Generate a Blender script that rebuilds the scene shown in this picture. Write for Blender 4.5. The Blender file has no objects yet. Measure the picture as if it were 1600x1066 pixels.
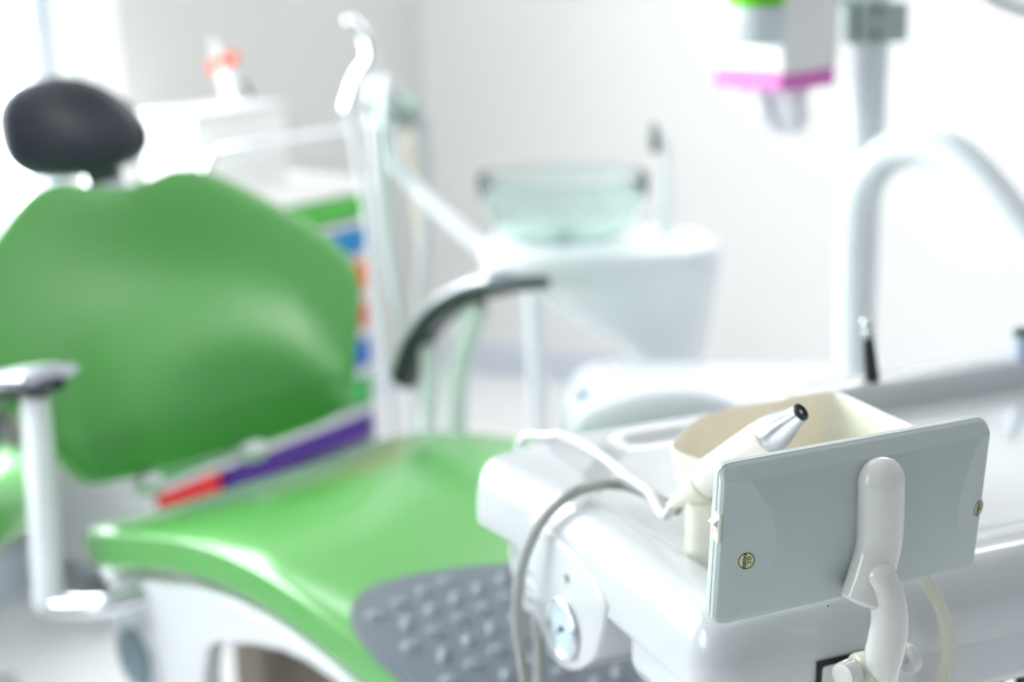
import bpy, bmesh, math, random
from math import sin, cos, pi, radians
from mathutils import Vector as V3, Matrix

random.seed(4)
SC = bpy.context.scene
COL = SC.collection

# ------------------------------------------------------------------ camera
PITCH, ROLL, CAM_H, FPX = radians(15.0), radians(1.0), 1.32, 2222.0
_f = V3((0, cos(PITCH), -sin(PITCH)))
_u0 = V3((0, sin(PITCH), cos(PITCH)))
_r = V3((1, 0, 0)) * cos(ROLL) - _u0 * sin(ROLL)
_u = _u0 * cos(ROLL) + V3((1, 0, 0)) * sin(ROLL)
EYE = V3((0, 0, CAM_H))
cam_data = bpy.data.cameras.new('camera')
cam = bpy.data.objects.new('camera', cam_data)
COL.objects.link(cam)
M = Matrix.Identity(4)
for i in range(3):
    M[i][0], M[i][1], M[i][2], M[i][3] = _r[i], _u[i], -_f[i], EYE[i]
cam.matrix_world = M
cam_data.sensor_width = 36.0
cam_data.lens = 36.0 * FPX / 1600.0
cam_data.clip_start = 0.05
cam_data.dof.use_dof = True
cam_data.dof.focus_distance = 0.92
cam_data.dof.aperture_fstop = 2.8
cam_data.dof.aperture_blades = 0
SC.camera = cam

# ------------------------------------------------------------------ world and light
SC.view_settings.view_transform = 'Standard'
SC.view_settings.look = 'None'
SC.view_settings.gamma = 1.0
SC.view_settings.use_curve_mapping = False
SC.view_settings.exposure = 0.0
world = bpy.data.worlds.new('daylight')
SC.world = world
world.use_nodes = True
bg = world.node_tree.nodes['Background']
_nt = world.node_tree
_tc = _nt.nodes.new('ShaderNodeTexCoord'); _sx = _nt.nodes.new('ShaderNodeSeparateXYZ'); _rp = _nt.nodes.new('ShaderNodeValToRGB')
_nt.links.new(_tc.outputs['Generated'], _sx.inputs[0]); 
_ab = _nt.nodes.new('ShaderNodeMath'); _ab.operation = 'ABSOLUTE'; _ml = _nt.nodes.new('ShaderNodeMath'); _ml.operation = 'MULTIPLY_ADD'
_nt.links.new(_sx.outputs['X'], _ab.inputs[0]); _nt.links.new(_ab.outputs[0], _ml.inputs[0]); _ml.inputs[1].default_value = 0.42
_nt.links.new(_sx.outputs['Z'], _ml.inputs[2]); _nt.links.new(_ml.outputs[0], _rp.inputs[0])
_rp.color_ramp.elements[0].position = 0.0; _rp.color_ramp.elements[0].color = (0.10, 0.135, 0.14, 1)
_rp.color_ramp.elements[1].position = 0.75; _rp.color_ramp.elements[1].color = (0.92, 0.96, 1.0, 1)
_nt.links.new(_rp.outputs[0], bg.inputs[0])
bg.inputs[1].default_value = 0.72

def area(name, loc, target, sx, sy, power, col=(1, 1, 1)):
    l = bpy.data.lights.new(name, 'AREA')
    l.shape = 'RECTANGLE'
    l.size, l.size_y, l.energy, l.color = sx, sy, power, col
    o = bpy.data.objects.new(name, l)
    COL.objects.link(o)
    o.location = loc
    o.rotation_euler = (V3(target) - V3(loc)).to_track_quat('-Z', 'Y').to_euler()
    return o

# room axes: the left wall runs along DW, its normal into the room is NW
WA = radians(25)
DW = V3((sin(WA), cos(WA), 0))
NW = V3((cos(WA), -sin(WA), 0))
WO = V3((-1.10, 2.85, 0))
def wall_pt(t, n, z): return WO + DW * t + NW * n + V3((0, 0, z))
area('window_light', wall_pt(-0.1, -0.50, 1.60), wall_pt(-0.1, 1.0, 1.3), 3.8, 2.2, 330, (0.97, 0.985, 1.0))
area('added_overhead_light', (1.05, 3.35, 2.7), (1.05, 3.35, 0), 1.2, 1.0, 30, (1.0, 0.99, 0.97))  # added overhead lamp, out of view, to brighten the back wall

area('window_light', wall_pt(-3.5, -0.35, 1.55), wall_pt(-3.5, 1.0, 1.3), 2.2, 1.7, 75, (0.97, 0.985, 1.0))  # area light outside the added window, brightens the viewer's left facet
area('added_overhead_light', (-0.60, 2.55, 2.7), (-0.60, 2.55, 0), 0.9, 0.5, 6.5, (0.98, 1.0, 1.0))  # added overhead lamp, out of view, for the highlight on the seat edge

# ------------------------------------------------------------------ pixel helpers (authoring aid: where a sight line meets a real plane)
def ray(px, py): return _f + _r * ((px - 800) / FPX) + _u * ((533 - py) / FPX)
def at(px, py, y):
    d = ray(px, py); return EYE + d * (y / d.y)
def onz(px, py, z):
    d = ray(px, py); return EYE + d * ((z - CAM_H) / d.z)
def onp(px, py, o, n):
    d = ray(px, py); return EYE + d * ((V3(o) - EYE).dot(n) / d.dot(n))

# ------------------------------------------------------------------ materials
def mat(name, col, rough=0.4, metal=0.0, coat=0.0, trans=0.0, ior=1.45, bump=0.0, scale=60.0, spec=0.5, mottle=0.0, sss=0.0, alpha=1.0, coat_rough=0.08):
    m = bpy.data.materials.new(name); m.use_nodes = True
    if coat_rough == 0.2: m.node_tree.nodes['Principled BSDF'].inputs['Coat IOR'].default_value = 1.9
    nt = m.node_tree; b = nt.nodes['Principled BSDF']
    c = tuple(((x / 255) / 12.92 if x / 255 <= 0.04045 else ((x / 255 + 0.055) / 1.055) ** 2.4) for x in col)
    b.inputs['Base Color'].default_value = (*c, 1)
    b.inputs['Roughness'].default_value = rough
    b.inputs['Metallic'].default_value = metal
    b.inputs['Coat Weight'].default_value = coat
    b.inputs['Coat Roughness'].default_value = coat_rough
    b.inputs['Transmission Weight'].default_value = trans
    b.inputs['IOR'].default_value = ior
    b.inputs['Specular IOR Level'].default_value = spec
    b.inputs['Alpha'].default_value = alpha
    if sss:
        b.inputs['Subsurface Weight'].default_value = sss
        b.inputs['Subsurface Scale'].default_value = 0.01
    if bump or mottle:
        tc = nt.nodes.new('ShaderNodeTexCoord')
        nz = nt.nodes.new('ShaderNodeTexNoise'); nz.inputs['Scale'].default_value = scale
        nz.inputs['Detail'].default_value = 4
        nt.links.new(tc.outputs['Object'], nz.inputs['Vector'])
        if bump:
            bp = nt.nodes.new('ShaderNodeBump'); bp.inputs['Strength'].default_value = bump
            bp.inputs['Distance'].default_value = 0.002
            nt.links.new(nz.outputs['Fac'], bp.inputs['Height'])
            nt.links.new(bp.outputs['Normal'], b.inputs['Normal'])
        if mottle:
            mx = nt.nodes.new('ShaderNodeMix'); mx.data_type = 'RGBA'
            mx.inputs['A'].default_value = (*[q * (1 - mottle) for q in c], 1)
            mx.inputs['B'].default_value = (*[min(1, q * (1 + mottle)) for q in c], 1)
            nt.links.new(nz.outputs['Fac'], mx.inputs['Factor'])
            nt.links.new(mx.outputs['Result'], b.inputs['Base Color'])
    return m

MT = dict(
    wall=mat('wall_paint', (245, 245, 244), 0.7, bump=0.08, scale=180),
    wall_left=mat('shaded_wall_paint', (206, 207, 204), 0.7, bump=0.08, scale=180),  # wall paint darkened: this wall's weaker light is put into the colour
    floor=mat('floor_vinyl', (242, 242, 243), 0.28, mottle=0.03, scale=8),
    white_pl=mat('white_gloss_plastic', (226, 231, 233), 0.22, coat=0.5, mottle=0.012, scale=20),
    white_en=mat('white_enamel', (219, 222, 225), 0.25, coat=0.4, mottle=0.01, scale=12),
    body=mat('console_plastic', (198, 202, 204), 0.18, coat=0.6, mottle=0.01, scale=14),
    viewer=mat('viewer_plastic', (182, 193, 191), 0.33, bump=0.02, scale=900, mottle=0.01),
    armw=mat('arm_plastic', (216, 218, 213), 0.16, coat=0.7, mottle=0.012, scale=30),
    cream=mat('cream_plastic', (224, 226, 210), 0.25, coat=0.4, mottle=0.015, scale=25, sss=0.15),
    ivory=mat('ivory_plastic', (226, 223, 213), 0.28, coat=0.3, mottle=0.01, scale=40),
    green=mat('green_upholstery', (90, 170, 80), 0.34, coat=0.8, coat_rough=0.2, bump=0.05, scale=500, mottle=0.03),  # seat green raised above the backrest's: bright reflection put into the base colour
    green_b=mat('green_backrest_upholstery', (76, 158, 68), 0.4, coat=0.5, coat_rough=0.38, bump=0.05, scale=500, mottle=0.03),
    grey_mat=mat('grey_rubber', (112, 120, 128), 0.55, bump=0.1, scale=350, mottle=0.06),
    grey_dot=mat('lit_lozenge_rubber', (150, 158, 168), 0.3, mottle=0.04, scale=200),  # paler than the mat: light caught by the lozenges put into the colour
    black_soft=mat('black_upholstery', (44, 50, 60), 0.42, coat=0.15, bump=0.05, scale=400, mottle=0.08),
    black=mat('black_plastic', (24, 28, 32), 0.35, mottle=0.05, scale=50),
    slate=mat('slate_plastic', (40, 52, 56), 0.35, mottle=0.05, scale=50),
    polish=mat('polished_top', (232, 232, 244), 0.25, metal=0.35, coat=0.5, mottle=0.01),
    chrome=mat('chrome', (225, 229, 233), 0.15, metal=1.0, mottle=0.02, scale=30),
    brushed=mat('brushed_steel', (205, 208, 212), 0.3, metal=0.9, bump=0.05, scale=300),
    hose=mat('grey_hose', (160, 164, 160), 0.35, coat=0.2, bump=0.03, scale=300),
    hose_w=mat('pale_hose', (204, 207, 209), 0.35, coat=0.2, bump=0.03, scale=300),
    hose_b=mat('beige_hose', (214, 205, 186), 0.4, bump=0.03, scale=300),
    glass=mat('green_tinted_glass', (238, 250, 247), 0.03, trans=0.97, ior=1.12),
    pane=mat('window_glass', (245, 250, 250), 0.0, trans=1.0, ior=1.02),
    clear=mat('yellowed_clear_tube', (232, 229, 206), 0.12, trans=0.5, ior=1.25, alpha=0.6),
    glasscap=mat('gauge_glass', (240, 246, 250), 0.05, trans=0.9, ior=1.3),
    gaugef=mat('gauge_face', (178, 196, 208), 0.6, mottle=0.02, scale=60),
    pole=mat('pole_paint', (224, 231, 234), 0.3, coat=0.3, mottle=0.01, scale=20),
    clampm=mat('clamp_metal', (178, 190, 186), 0.4, metal=0.2, mottle=0.03, scale=40),
    screw=mat('screw_dark', (110, 120, 118), 0.4, metal=0.4, mottle=0.03, scale=40),
    holder=mat('grey_holder', (214, 221, 225), 0.4, mottle=0.02, scale=30),
    teal=mat('grey_green_plastic', (166, 184, 178), 0.4, mottle=0.02, scale=30),
    card=mat('white_card', (240, 240, 238), 0.6, mottle=0.01, scale=50),
    pink=mat('pink_card', (222, 120, 196), 0.55, mottle=0.02, scale=50),
    lime=mat('lime_plastic', (120, 226, 10), 0.4, mottle=0.02, scale=30),
    tissue=mat('tissue_paper', (238, 238, 244), 0.9, mottle=0.01, scale=30),
    d_green=mat('green_drawer', (84, 190, 72), 0.4, mottle=0.02, scale=20),
    d_blue=mat('blue_drawer', (0, 128, 190), 0.4, mottle=0.02, scale=20),
    d_orange=mat('orange_drawer', (238, 112, 52), 0.4, mottle=0.02, scale=20),
    d_coral=mat('coral_drawer', (214, 96, 76), 0.4, mottle=0.02, scale=20),
    d_blue2=mat('deep_blue_drawer', (10, 96, 184), 0.4, mottle=0.02, scale=20),
    d_green2=mat('mid_green_drawer', (52, 168, 84), 0.4, mottle=0.02, scale=20),
    d_purple=mat('purple_drawer', (62, 10, 130), 0.4, mottle=0.02, scale=20),
    d_red=mat('red_drawer', (222, 22, 40), 0.4, mottle=0.02, scale=20),
    cart=mat('cart_frame', (222, 224, 226), 0.35, mottle=0.01, scale=20),
    orange=mat('orange_plastic', (252, 84, 28), 0.4, mottle=0.02, scale=30),
    frame=mat('window_frame_paint', (222, 229, 240), 0.4, mottle=0.01, scale=20),
    sticker=mat('sticker_paper', (206, 208, 164), 0.45, mottle=0.03, scale=200),
    ink=mat('black_ink', (30, 34, 28), 0.6, mottle=0.05, scale=200),
    seam=mat('seam_shadow_gap', (120, 124, 122), 0.7, mottle=0.05, scale=60),
    redink=mat('red_ink', (206, 70, 80), 0.6, mottle=0.05, scale=200),
    drain=mat('drain_metal', (150, 175, 165), 0.35, metal=0.5, mottle=0.03, scale=60),
    bluecap=mat('blue_cap', (120, 160, 190), 0.4, mottle=0.03, scale=60),
)

# ------------------------------------------------------------------ object helpers
def wl(o):
    p = V3((0, 0, 0))
    while o:
        p = p + o.location; o = o.parent
    return p

def thing(name, label, cat, loc, group=None):
    o = bpy.data.objects.new(name, None); COL.objects.link(o)
    o.location = loc; o.empty_display_size = 0.05
    o['label'] = label; o['category'] = cat
    if group: o['group'] = group
    return o

def tag(o, label, cat, group=None):
    o['label'] = label; o['category'] = cat
    if group: o['group'] = group
    return o

def obj(name, data, m, parent=None, smooth=40, label=None, bevel=0.0, origin=None):
    """data = (verts, faces) in world coordinates -> one mesh object."""
    vs, fs = data
    base = wl(parent) if parent else V3((0, 0, 0))
    loc = V3(origin) if origin is not None else None
    off = base if loc is None else loc
    me = bpy.data.meshes.new(name)
    me.from_pydata([tuple(V3(v) - off) for v in vs], [], fs)
    bm = bmesh.new(); bm.from_mesh(me)
    bmesh.ops.recalc_face_normals(bm, faces=bm.faces)
    bm.to_mesh(me); bm.free()
    if smooth:
        for p in me.polygons: p.use_smooth = True
        me.set_sharp_from_angle(angle=radians(smooth))
    for mm in (m if isinstance(m, (list, tuple)) else [m]): me.materials.append(mm)
    o = bpy.data.objects.new(name, me); COL.objects.link(o)
    if parent: o.parent = parent
    if loc is not None: o.location = loc - base
    if bevel:
        b = o.modifiers.new('bevel', 'BEVEL'); b.width = bevel; b.segments = 3
        b.limit_method = 'ANGLE'; b.angle_limit = radians(40)
    if label: o['label'] = label
    return o

def struct(name, data, m, **k):
    o = obj(name, data, m, **k); o['kind'] = 'structure'; return o

def join(*ds):
    vs, fs = [], []
    for v, f in ds:
        n = len(vs); vs += list(v); fs += [tuple(i + n for i in q) for q in f]
    return vs, fs

def box(c, sx, sy, sz, X=V3((1, 0, 0)), Y=V3((0, 1, 0)), Z=V3((0, 0, 1))):
    c = V3(c); vs = []
    for a in (-.5, .5):
        for b in (-.5, .5):
            for d in (-.5, .5): vs.append(c + X * (a * sx) + Y * (b * sy) + Z * (d * sz))
    return vs, [(0, 1, 3, 2), (4, 6, 7, 5), (0, 4, 5, 1), (2, 3, 7, 6), (0, 2, 6, 4), (1, 5, 7, 3)]

def rings(rs, cap0=True, cap1=True):
    n = len(rs[0]); vs = [p for r in rs for p in r]; fs = []
    for k in range(len(rs) - 1):
        for i in range(n):
            j = (i + 1) % n
            fs.append((k * n + i, k * n + j, (k + 1) * n + j, (k + 1) * n + i))
    if cap0:
        c = sum((V3(p) for p in rs[0]), V3()) / n; vs.append(c); q = len(vs) - 1
        for i in range(n): fs.append((q, (i + 1) % n, i))
    if cap1:
        c = sum((V3(p) for p in rs[-1]), V3()) / n; vs.append(c); q = len(vs) - 1; b = (len(rs) - 1) * n
        for i in range(n): fs.append((q, b + i, b + (i + 1) % n))
    return vs, fs

def cr(pts, n=8, closed=False):
    """Catmull-Rom through tuples of any length."""
    m = len(pts); out = []
    rng = range(m) if closed else range(m - 1)
    for i in rng:
        if closed: P = [pts[(i + k - 1) % m] for k in range(4)]
        else: P = [pts[max(0, min(m - 1, i + k - 1))] for k in range(4)]
        for s in range(n):
            t = s / n
            out.append(tuple(0.5 * ((2 * b) + (c - a) * t + (2 * a - 5 * b + 4 * c - d) * t * t + (3 * b - a - 3 * c + d) * t ** 3)
                             for a, b, c, d in zip(*P)))
    if not closed: out.append(tuple(pts[-1]))
    return out

def tube(pts, r, seg=16, n=8, dome0=False, dome1=False, dh=1.0, flat=1.0, flat_dir=None, smooth=True):
    """swept tube; r number or list; flat squashes along flat_dir."""
    rr = r if isinstance(r, (list, tuple)) else [r] * len(pts)
    P = [(*p, q) for p, q in zip(pts, rr)]
    if smooth: P = cr(P, n)
    C = [V3(p[:3]) for p in P]; R = [p[3] for p in P]
    m = len(C); T = [(C[min(i + 1, m - 1)] - C[max(i - 1, 0)]).normalized() for i in range(m)]
    ref = V3(flat_dir) if flat_dir is not None else (V3((0, 0, 1)) if abs(T[0].z) < 0.9 else V3((1, 0, 0)))
    A = (ref - T[0] * ref.dot(T[0])).normalized(); rs = []
    st = []
    for i in range(m):
        if flat_dir is not None: A = (ref - T[i] * ref.dot(T[i])).normalized()
        else: A = (A - T[i] * A.dot(T[i])).normalized()
        st.append((C[i], A.copy(), T[i].cross(A), R[i], T[i]))
    if dome0:
        c, a, b, q, t = st[0]
        st = [(c - t * q * sin(w), a, b, q * cos(w), t) for w in [pi / 2 * k / 6 for k in (5.8, 5, 4, 3, 2, 1)]] + st
    if dome1:
        c, a, b, q, t = st[-1]
        st = st + [(c + t * q * dh * sin(w), a, b, q * cos(w), t) for w in [pi / 2 * k / 6 for k in (1, 2, 3, 4, 5, 5.8)]]
    for c, a, b, q, t in st:
        rs.append([c + (a * cos(2 * pi * k / seg) * flat + b * sin(2 * pi * k / seg)) * q for k in range(seg)])
    return rings(rs)

def lathe(prof, o, axis, seg=40, close=True):
    """prof = [(radius, height)] about axis from o."""
    ax = V3(axis).normalized(); ref = V3((0, 0, 1)) if abs(ax.z) < 0.9 else V3((1, 0, 0))
    A = (ref - ax * ref.dot(ax)).normalized(); B = ax.cross(A); o = V3(o)
    rs = [[o + ax * h + (A * cos(2 * pi * k / seg) + B * sin(2 * pi * k / seg)) * max(r, 1e-5) for k in range(seg)] for r, h in prof]
    return rings(rs, close, close)

def pillow(out, O, X, Y, N, th, shape=None, p=3.5, R=16, back=None, pb=None, n=8, smooth=True, c=None):
    o2 = cr(out, n, True) if smooth else list(out)
    if c is None: c = (sum(q[0] for q in o2) / len(o2), sum(q[1] for q in o2) / len(o2))
    shape = shape or (lambda x, y: 0.0)
    back = th if back is None else back
    S = [1 - (1 - k / R) ** 2.2 for k in range(1, R + 1)]
    def ring(s, sg):
        pp = p if sg > 0 or pb is None else pb
        hh = max(0.0, 1 - s ** pp) ** (1 / pp); res = []
        for x, y in o2:
            px, py = c[0] + (x - c[0]) * s, c[1] + (y - c[1]) * s
            res.append(O + X * px + Y * py + N * (shape(px, py) + sg * hh * (th if sg > 0 else back)))
        return res
    rs = [ring(s, 1) for s in S] + [ring(s, -1) for s in reversed(S[:-1])]
    return rings(rs)

def prism(out, O, X, Y, N, d0, d1, smooth=0):
    o2 = cr(out, smooth, True) if smooth else out
    r0 = [O + X * x + Y * y + N * d0 for x, y in o2]; r1 = [O + X * x + Y * y + N * d1 for x, y in o2]
    m = len(o2); vs = r0 + r1
    fs = [(i, (i + 1) % m, m + (i + 1) % m, m + i) for i in range(m)] + [tuple(range(m))[::-1], tuple(range(m, 2 * m))]
    return vs, fs

def rpoly(corners, radii, n=8):
    """polygon with rounded corners (2D), CCW."""
    out = []; m = len(corners)
    for i in range(m):
        a, b, c = V3((*corners[i - 1], 0)), V3((*corners[i], 0)), V3((*corners[(i + 1) % m], 0))
        u, v = (a - b).normalized(), (c - b).normalized()
        ang = u.angle(v); r = radii[i]; d = r / math.tan(ang / 2)
        p, q = b + u * d, b + v * d
        ctr = b + (u + v).normalized() * (r / sin(ang / 2))
        a0 = math.atan2(*(p - ctr).yx); a1 = math.atan2(*(q - ctr).yx)
        da = (a1 - a0 + pi) % (2 * pi) - pi
        out += [(ctr.x + r * cos(a0 + da * k / n), ctr.y + r * sin(a0 + da * k / n)) for k in range(n + 1)]
    return out

def text_mesh(s, size, O, X, Y, N, ext=0.0001, align='CENTER'):
    cu = bpy.data.curves.new('t', 'FONT'); cu.body = s; cu.size = size; cu.extrude = ext
    cu.align_x = align; cu.align_y = 'CENTER'; cu.offset = size * 0.004
    t = bpy.data.objects.new('t', cu); COL.objects.link(t)
    me = t.to_mesh(); vs = [O + X * v.co.x + Y * v.co.y + N * v.co.z for v in me.vertices]
    fs = [tuple(p.vertices) for p in me.polygons]
    t.to_mesh_clear(); bpy.data.objects.remove(t); bpy.data.curves.remove(cu)
    return vs, fs

UP = V3((0, 0, 1))

# ================================================================== THE ROOM
# floor
fc = V3((0, 1.6, 0))
struct('floor', box((0.2, 2.3, -0.05), 7.5, 7.0, 0.1), MT['floor'], smooth=0)
# left wall with its window opening (t along the wall, z up)
T0, T1, TW0, TW1, ZW0, ZW1, HT = -4.8, 1.95, -1.75, 0.36, 0.74, 2.25, 2.75
def wall_box(t0, t1, z0, z1, n0=-0.14, n1=0.0):
    return box(wall_pt((t0 + t1) / 2, (n0 + n1) / 2, (z0 + z1) / 2), n1 - n0, t1 - t0, z1 - z0, NW, DW, UP)
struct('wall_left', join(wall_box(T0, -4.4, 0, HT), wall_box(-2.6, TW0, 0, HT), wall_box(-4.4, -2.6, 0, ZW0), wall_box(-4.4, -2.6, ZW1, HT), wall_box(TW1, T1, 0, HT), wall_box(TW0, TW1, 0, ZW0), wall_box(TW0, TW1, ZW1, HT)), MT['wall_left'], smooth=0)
bcorner = wall_pt(T1, 0, 0)
struct('wall_back', box(bcorner + NW * 1.5 + DW * 0.07 + UP * HT / 2, 3.3, 0.14, HT, NW, DW, UP), MT['wall'], smooth=0)
struct('baseboard_left', box(wall_pt((T0 + T1) / 2, 0.008, 0.05), 0.016, T1 - T0, 0.1, NW, DW, UP), MT['frame'], bevel=0.004)
struct('baseboard_back', box(bcorner + NW * 1.55 - DW * 0.008 + UP * 0.05, 3.0, 0.016, 0.1, NW, DW, UP), MT['frame'], bevel=0.004)
# window
def window(name, t0w, t1w, tm_, label):
    win = thing(name, label, 'window', wall_pt((t0w + t1w) / 2, -0.07, ZW0))
    del win['category']; win['kind'] = 'structure'
    fr = []
    for t0, t1, z0, z1 in ((t0w, t1w, ZW0, ZW0 + 0.05), (t0w, t1w, ZW1 - 0.05, ZW1), (t0w, t0w + 0.05, ZW0, ZW1), (t1w - 0.05, t1w, ZW0, ZW1), (tm_ - 0.03, tm_ + 0.03, ZW0, ZW1)):
        fr.append(wall_box(t0, t1, z0, z1, -0.12, -0.07))
    obj('window_frame', join(*fr), MT['frame'], win, smooth=0, bevel=0.003)
    obj('window_pane', wall_box(t0w + 0.05, t1w - 0.05, ZW0 + 0.05, ZW1 - 0.05, -0.098, -0.094), MT['pane'], win, smooth=0)
window('window_1', TW0, TW1, -0.80, 'tall window in the left wall, blown out by daylight')
window('added_window', -4.4, -2.6, -3.5, 'added second window of the left wall, out of view, letting in fill light')  # added window, unseen, so side light reaches the film viewer
struct('trim_1', join(wall_box(TW1 + 0.02, TW1 + 0.13, ZW0, ZW1 + 0.1, 0.0, 0.022)), MT['card'], smooth=0, bevel=0.003)
struct('trim_2', wall_box(TW0, 0.62, ZW0 - 0.035, ZW0 - 0.001, 0.001, 0.13), MT['card'], smooth=0, bevel=0.006)

# ================================================================== DENTAL CHAIR
CA = radians(47)
CL = V3((sin(CA), cos(CA), 0)); CF = V3((cos(CA), -sin(CA), 0))
S0 = V3((-0.396, 2.055, 0))
def chair_pt(s, l, z): return S0 + CF * s + CL * l + UP * z
chair = thing('dental_chair', 'reclining dental chair with glossy green upholstery and black headrest', 'dental chair', chair_pt(0.3, 0, 0))
# backrest
RB = radians(34)
B0 = V3((-0.440, 2.034, 0.62))
BU = -CF * sin(RB) + UP * cos(RB); BN = CF * cos(RB) + UP * sin(RB)
half = [(0.05, 0.448), (0.10, 0.458), (0.15, 0.447), (0.205, 0.408), (0.265, 0.352), (0.318, 0.292), (0.343, 0.228), (0.328, 0.168),
        (0.285, 0.088), (0.253, 0.03), (0.215, -0.004), (0.11, -0.011)]
half = [(x * 0.975, y) for x, y in half]
bout = half + [(0, -0.009)] + [(-x, y) for x, y in half[::-1]] + [(0, 0.440)]
def bshape(x, y):
    r = 0.030 * (x / 0.33) ** 2                                  # shell wraps round the back
    yr = 0.135 - 2.9 * (x - 0.02) ** 2                            # arched lumbar ridge
    d = y - yr
    if yr > -0.02:
        wgt = min(1, (yr + 0.02) / 0.08)
        r += wgt * (0.026 * math.exp(-(d / 0.11) ** 2) if d > 0 else 0.026 - 0.26 * (math.sqrt(d * d + 0.0006) - 0.0245))
    r -= 0.020 * math.exp(-(x / 0.16) ** 2 - ((y - 0.30) / 0.11) ** 2)   # hollow for the shoulders
    if y < 0.05: r -= 0.25 * (0.05 - y)                          # roll under at the foot
    return r
obj('backrest', pillow(bout, B0, CL, BU, BN, 0.022, bshape, p=5, R=34, back=0.03, c=(0, 0.21)), MT['green_b'], chair, smooth=60)
obj('backrest_shell', pillow([(x * 0.93, 0.21 + (y - 0.21) * 0.94) for x, y in bout], B0 - BN * 0.036, CL, BU, BN, 0.022,
    lambda x, y: bshape(x, min(max(y, 0.05), 1)) * 0.8 if y > 0.19 else 0.03 * (x / .33) ** 2, p=4, R=14, c=(0, 0.21)), MT['white_en'], chair, smooth=60)
# headrest
hc = B0 + BU * 0.553 + BN * 0.0 + CL * (-0.045)
HR = radians(22); HU = -CF * sin(HR) + UP * cos(HR); HN = CF * cos(HR) + UP * sin(HR)
hout = [(-0.118, -0.03), (-0.112, 0.03), (-0.075, 0.068), (-0.02, 0.082), (0.03, 0.078), (0.075, 0.055), (0.112, 0.012), (0.122, -0.03), (0.10, -0.062), (0.04, -0.076), (-0.03, -0.078), (-0.09, -0.066)]
hs = obj('headrest', pillow(hout, hc, CL, HU, HN, 0.042, lambda x, y: -0.012 * math.exp(-((x - 0.01) / 0.06) ** 2 - ((y - 0.02) / 0.04) ** 2) + 0.012 * (x / .12) ** 2, p=2.4, R=20, back=0.03), MT['black_soft'], chair, smooth=60)
obj('headrest_bracket', join(box(B0 + BU * 0.44 - BN * 0.035, 0.07, 0.2, 0.012, CL, BU, BN)), MT['chrome'], chair, bevel=0.004)
# seat and legrest: a side profile carried along the chair
prof = cr([(-0.06, 0.535), (0.0, 0.535), (0.1, 0.556), (0.2, 0.582), (0.3, 0.600), (0.42, 0.606), (0.55, 0.592), (0.7, 0.560), (0.85, 0.515), (1.05, 0.45), (1.3, 0.37)], 10)
def zprof(s):
    for a, b in zip(prof, prof[1:]):
        if a[0] <= s <= b[0]: return a[1] + (b[1] - a[1]) * (s - a[0]) / (b[0] - a[0])
    return prof[0][1] if s < prof[0][0] else prof[-1][1]
sout = [(-0.035, 0.0), (-0.03, 0.15), (-0.02, 0.25), (0.015, 0.292), (0.08, 0.298), (0.18, 0.285), (0.30, 0.278), (0.45, 0.275), (0.60, 0.268), (0.80, 0.255), (1.0, 0.24), (1.15, 0.22), (1.22, 0.17), (1.24, 0.0)]
sout = sout + [(a, -b) for a, b in sout[-2:0:-1]]
def sshape(s, l):
    z = zprof(s) + 0.016 * (abs(l) / 0.28) ** 2.5 * max(0, min(1, (0.75 - s) / 0.3))
    return z
obj('seat', pillow(sout, S0, CF, CL, UP, 0.036, sshape, p=2.5, pb=9, R=44, back=0.050, c=(0.5, 0)), MT['green'], chair, smooth=60)
# grey rubber foot mat with raised lozenges, lying on the legrest
def on_seat(s, l, dz=0.0): return chair_pt(s, l, sshape(s, l) + 0.036 * max(0, 1 - min(1, (abs(l) / 0.272)) ** 2.5) ** (1 / 2.5) + 0.001 + dz)
mo = cr([(0.60, -0.262), (0.565, -0.235), (0.558, -0.19), (0.58, -0.11), (0.62, 0.0), (0.60, 0.12), (0.565, 0.20), (0.57, 0.245), (0.64, 0.262), (0.85, 0.25), (1.05, 0.235), (1.15, 0.21), (1.18, 0.0), (1.15, -0.21), (1.05, -0.235), (0.85, -0.252), (0.7, -0.262)], 8, True)
R_, mr = 18, []
for s_ in [k / R_ for k in range(1, R_ + 1)]:
    mr.append([on_seat(0.87 + (a - 0.87) * s_, b * s_, 0.003) for a, b in mo])
mr.append([on_seat(0.87 + (a - 0.87) * 1.004, b * 1.004, -0.01) for a, b in mo])
mv, mf = rings(mr, True, False)
def inside(a, b):
    c = False
    for i in range(len(mo)):
        (x1, y1), (x2, y2) = mo[i - 1], mo[i]
        if (y1 > b) != (y2 > b) and a < (x2 - x1) * (b - y1) / (y2 - y1) + x1: c = not c
    return c
loz = []
pitch = 0.036
for i in range(0, 24):
    for j in range(-10, 11):
        a, b = 0.57 + i * pitch * 0.86, j * pitch + (pitch / 2 if i % 2 else 0)
        if not all(inside(a + da, b + db) for da, db in ((0.014, 0), (-0.014, 0), (0, 0.014), (0, -0.014))): continue
        th = radians(45) if (i % 2) else radians(-45)
        rs = []
        for h, q in ((0.0025, 1.0), (0.0060, 0.72), (0.0080, 0.3)):
            rs.append([on_seat(a + (cos(w) * 0.0125 * q) * cos(th) - sin(w) * 0.0065 * q * sin(th), b + (cos(w) * 0.0125 * q) * sin(th) + sin(w) * 0.0065 * q * cos(th), h) for w in [2 * pi * k / 10 for k in range(10)]])
        loz.append(rings(rs, False, True))
fm = obj('foot_mat', join((mv, mf), *loz), [MT['grey_mat'], MT['grey_dot']], chair, smooth=60, label='grey rubber foot mat with raised lozenge pattern')
for p in fm.data.polygons:
    if p.index >= len(mf): p.material_index = 1
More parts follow.
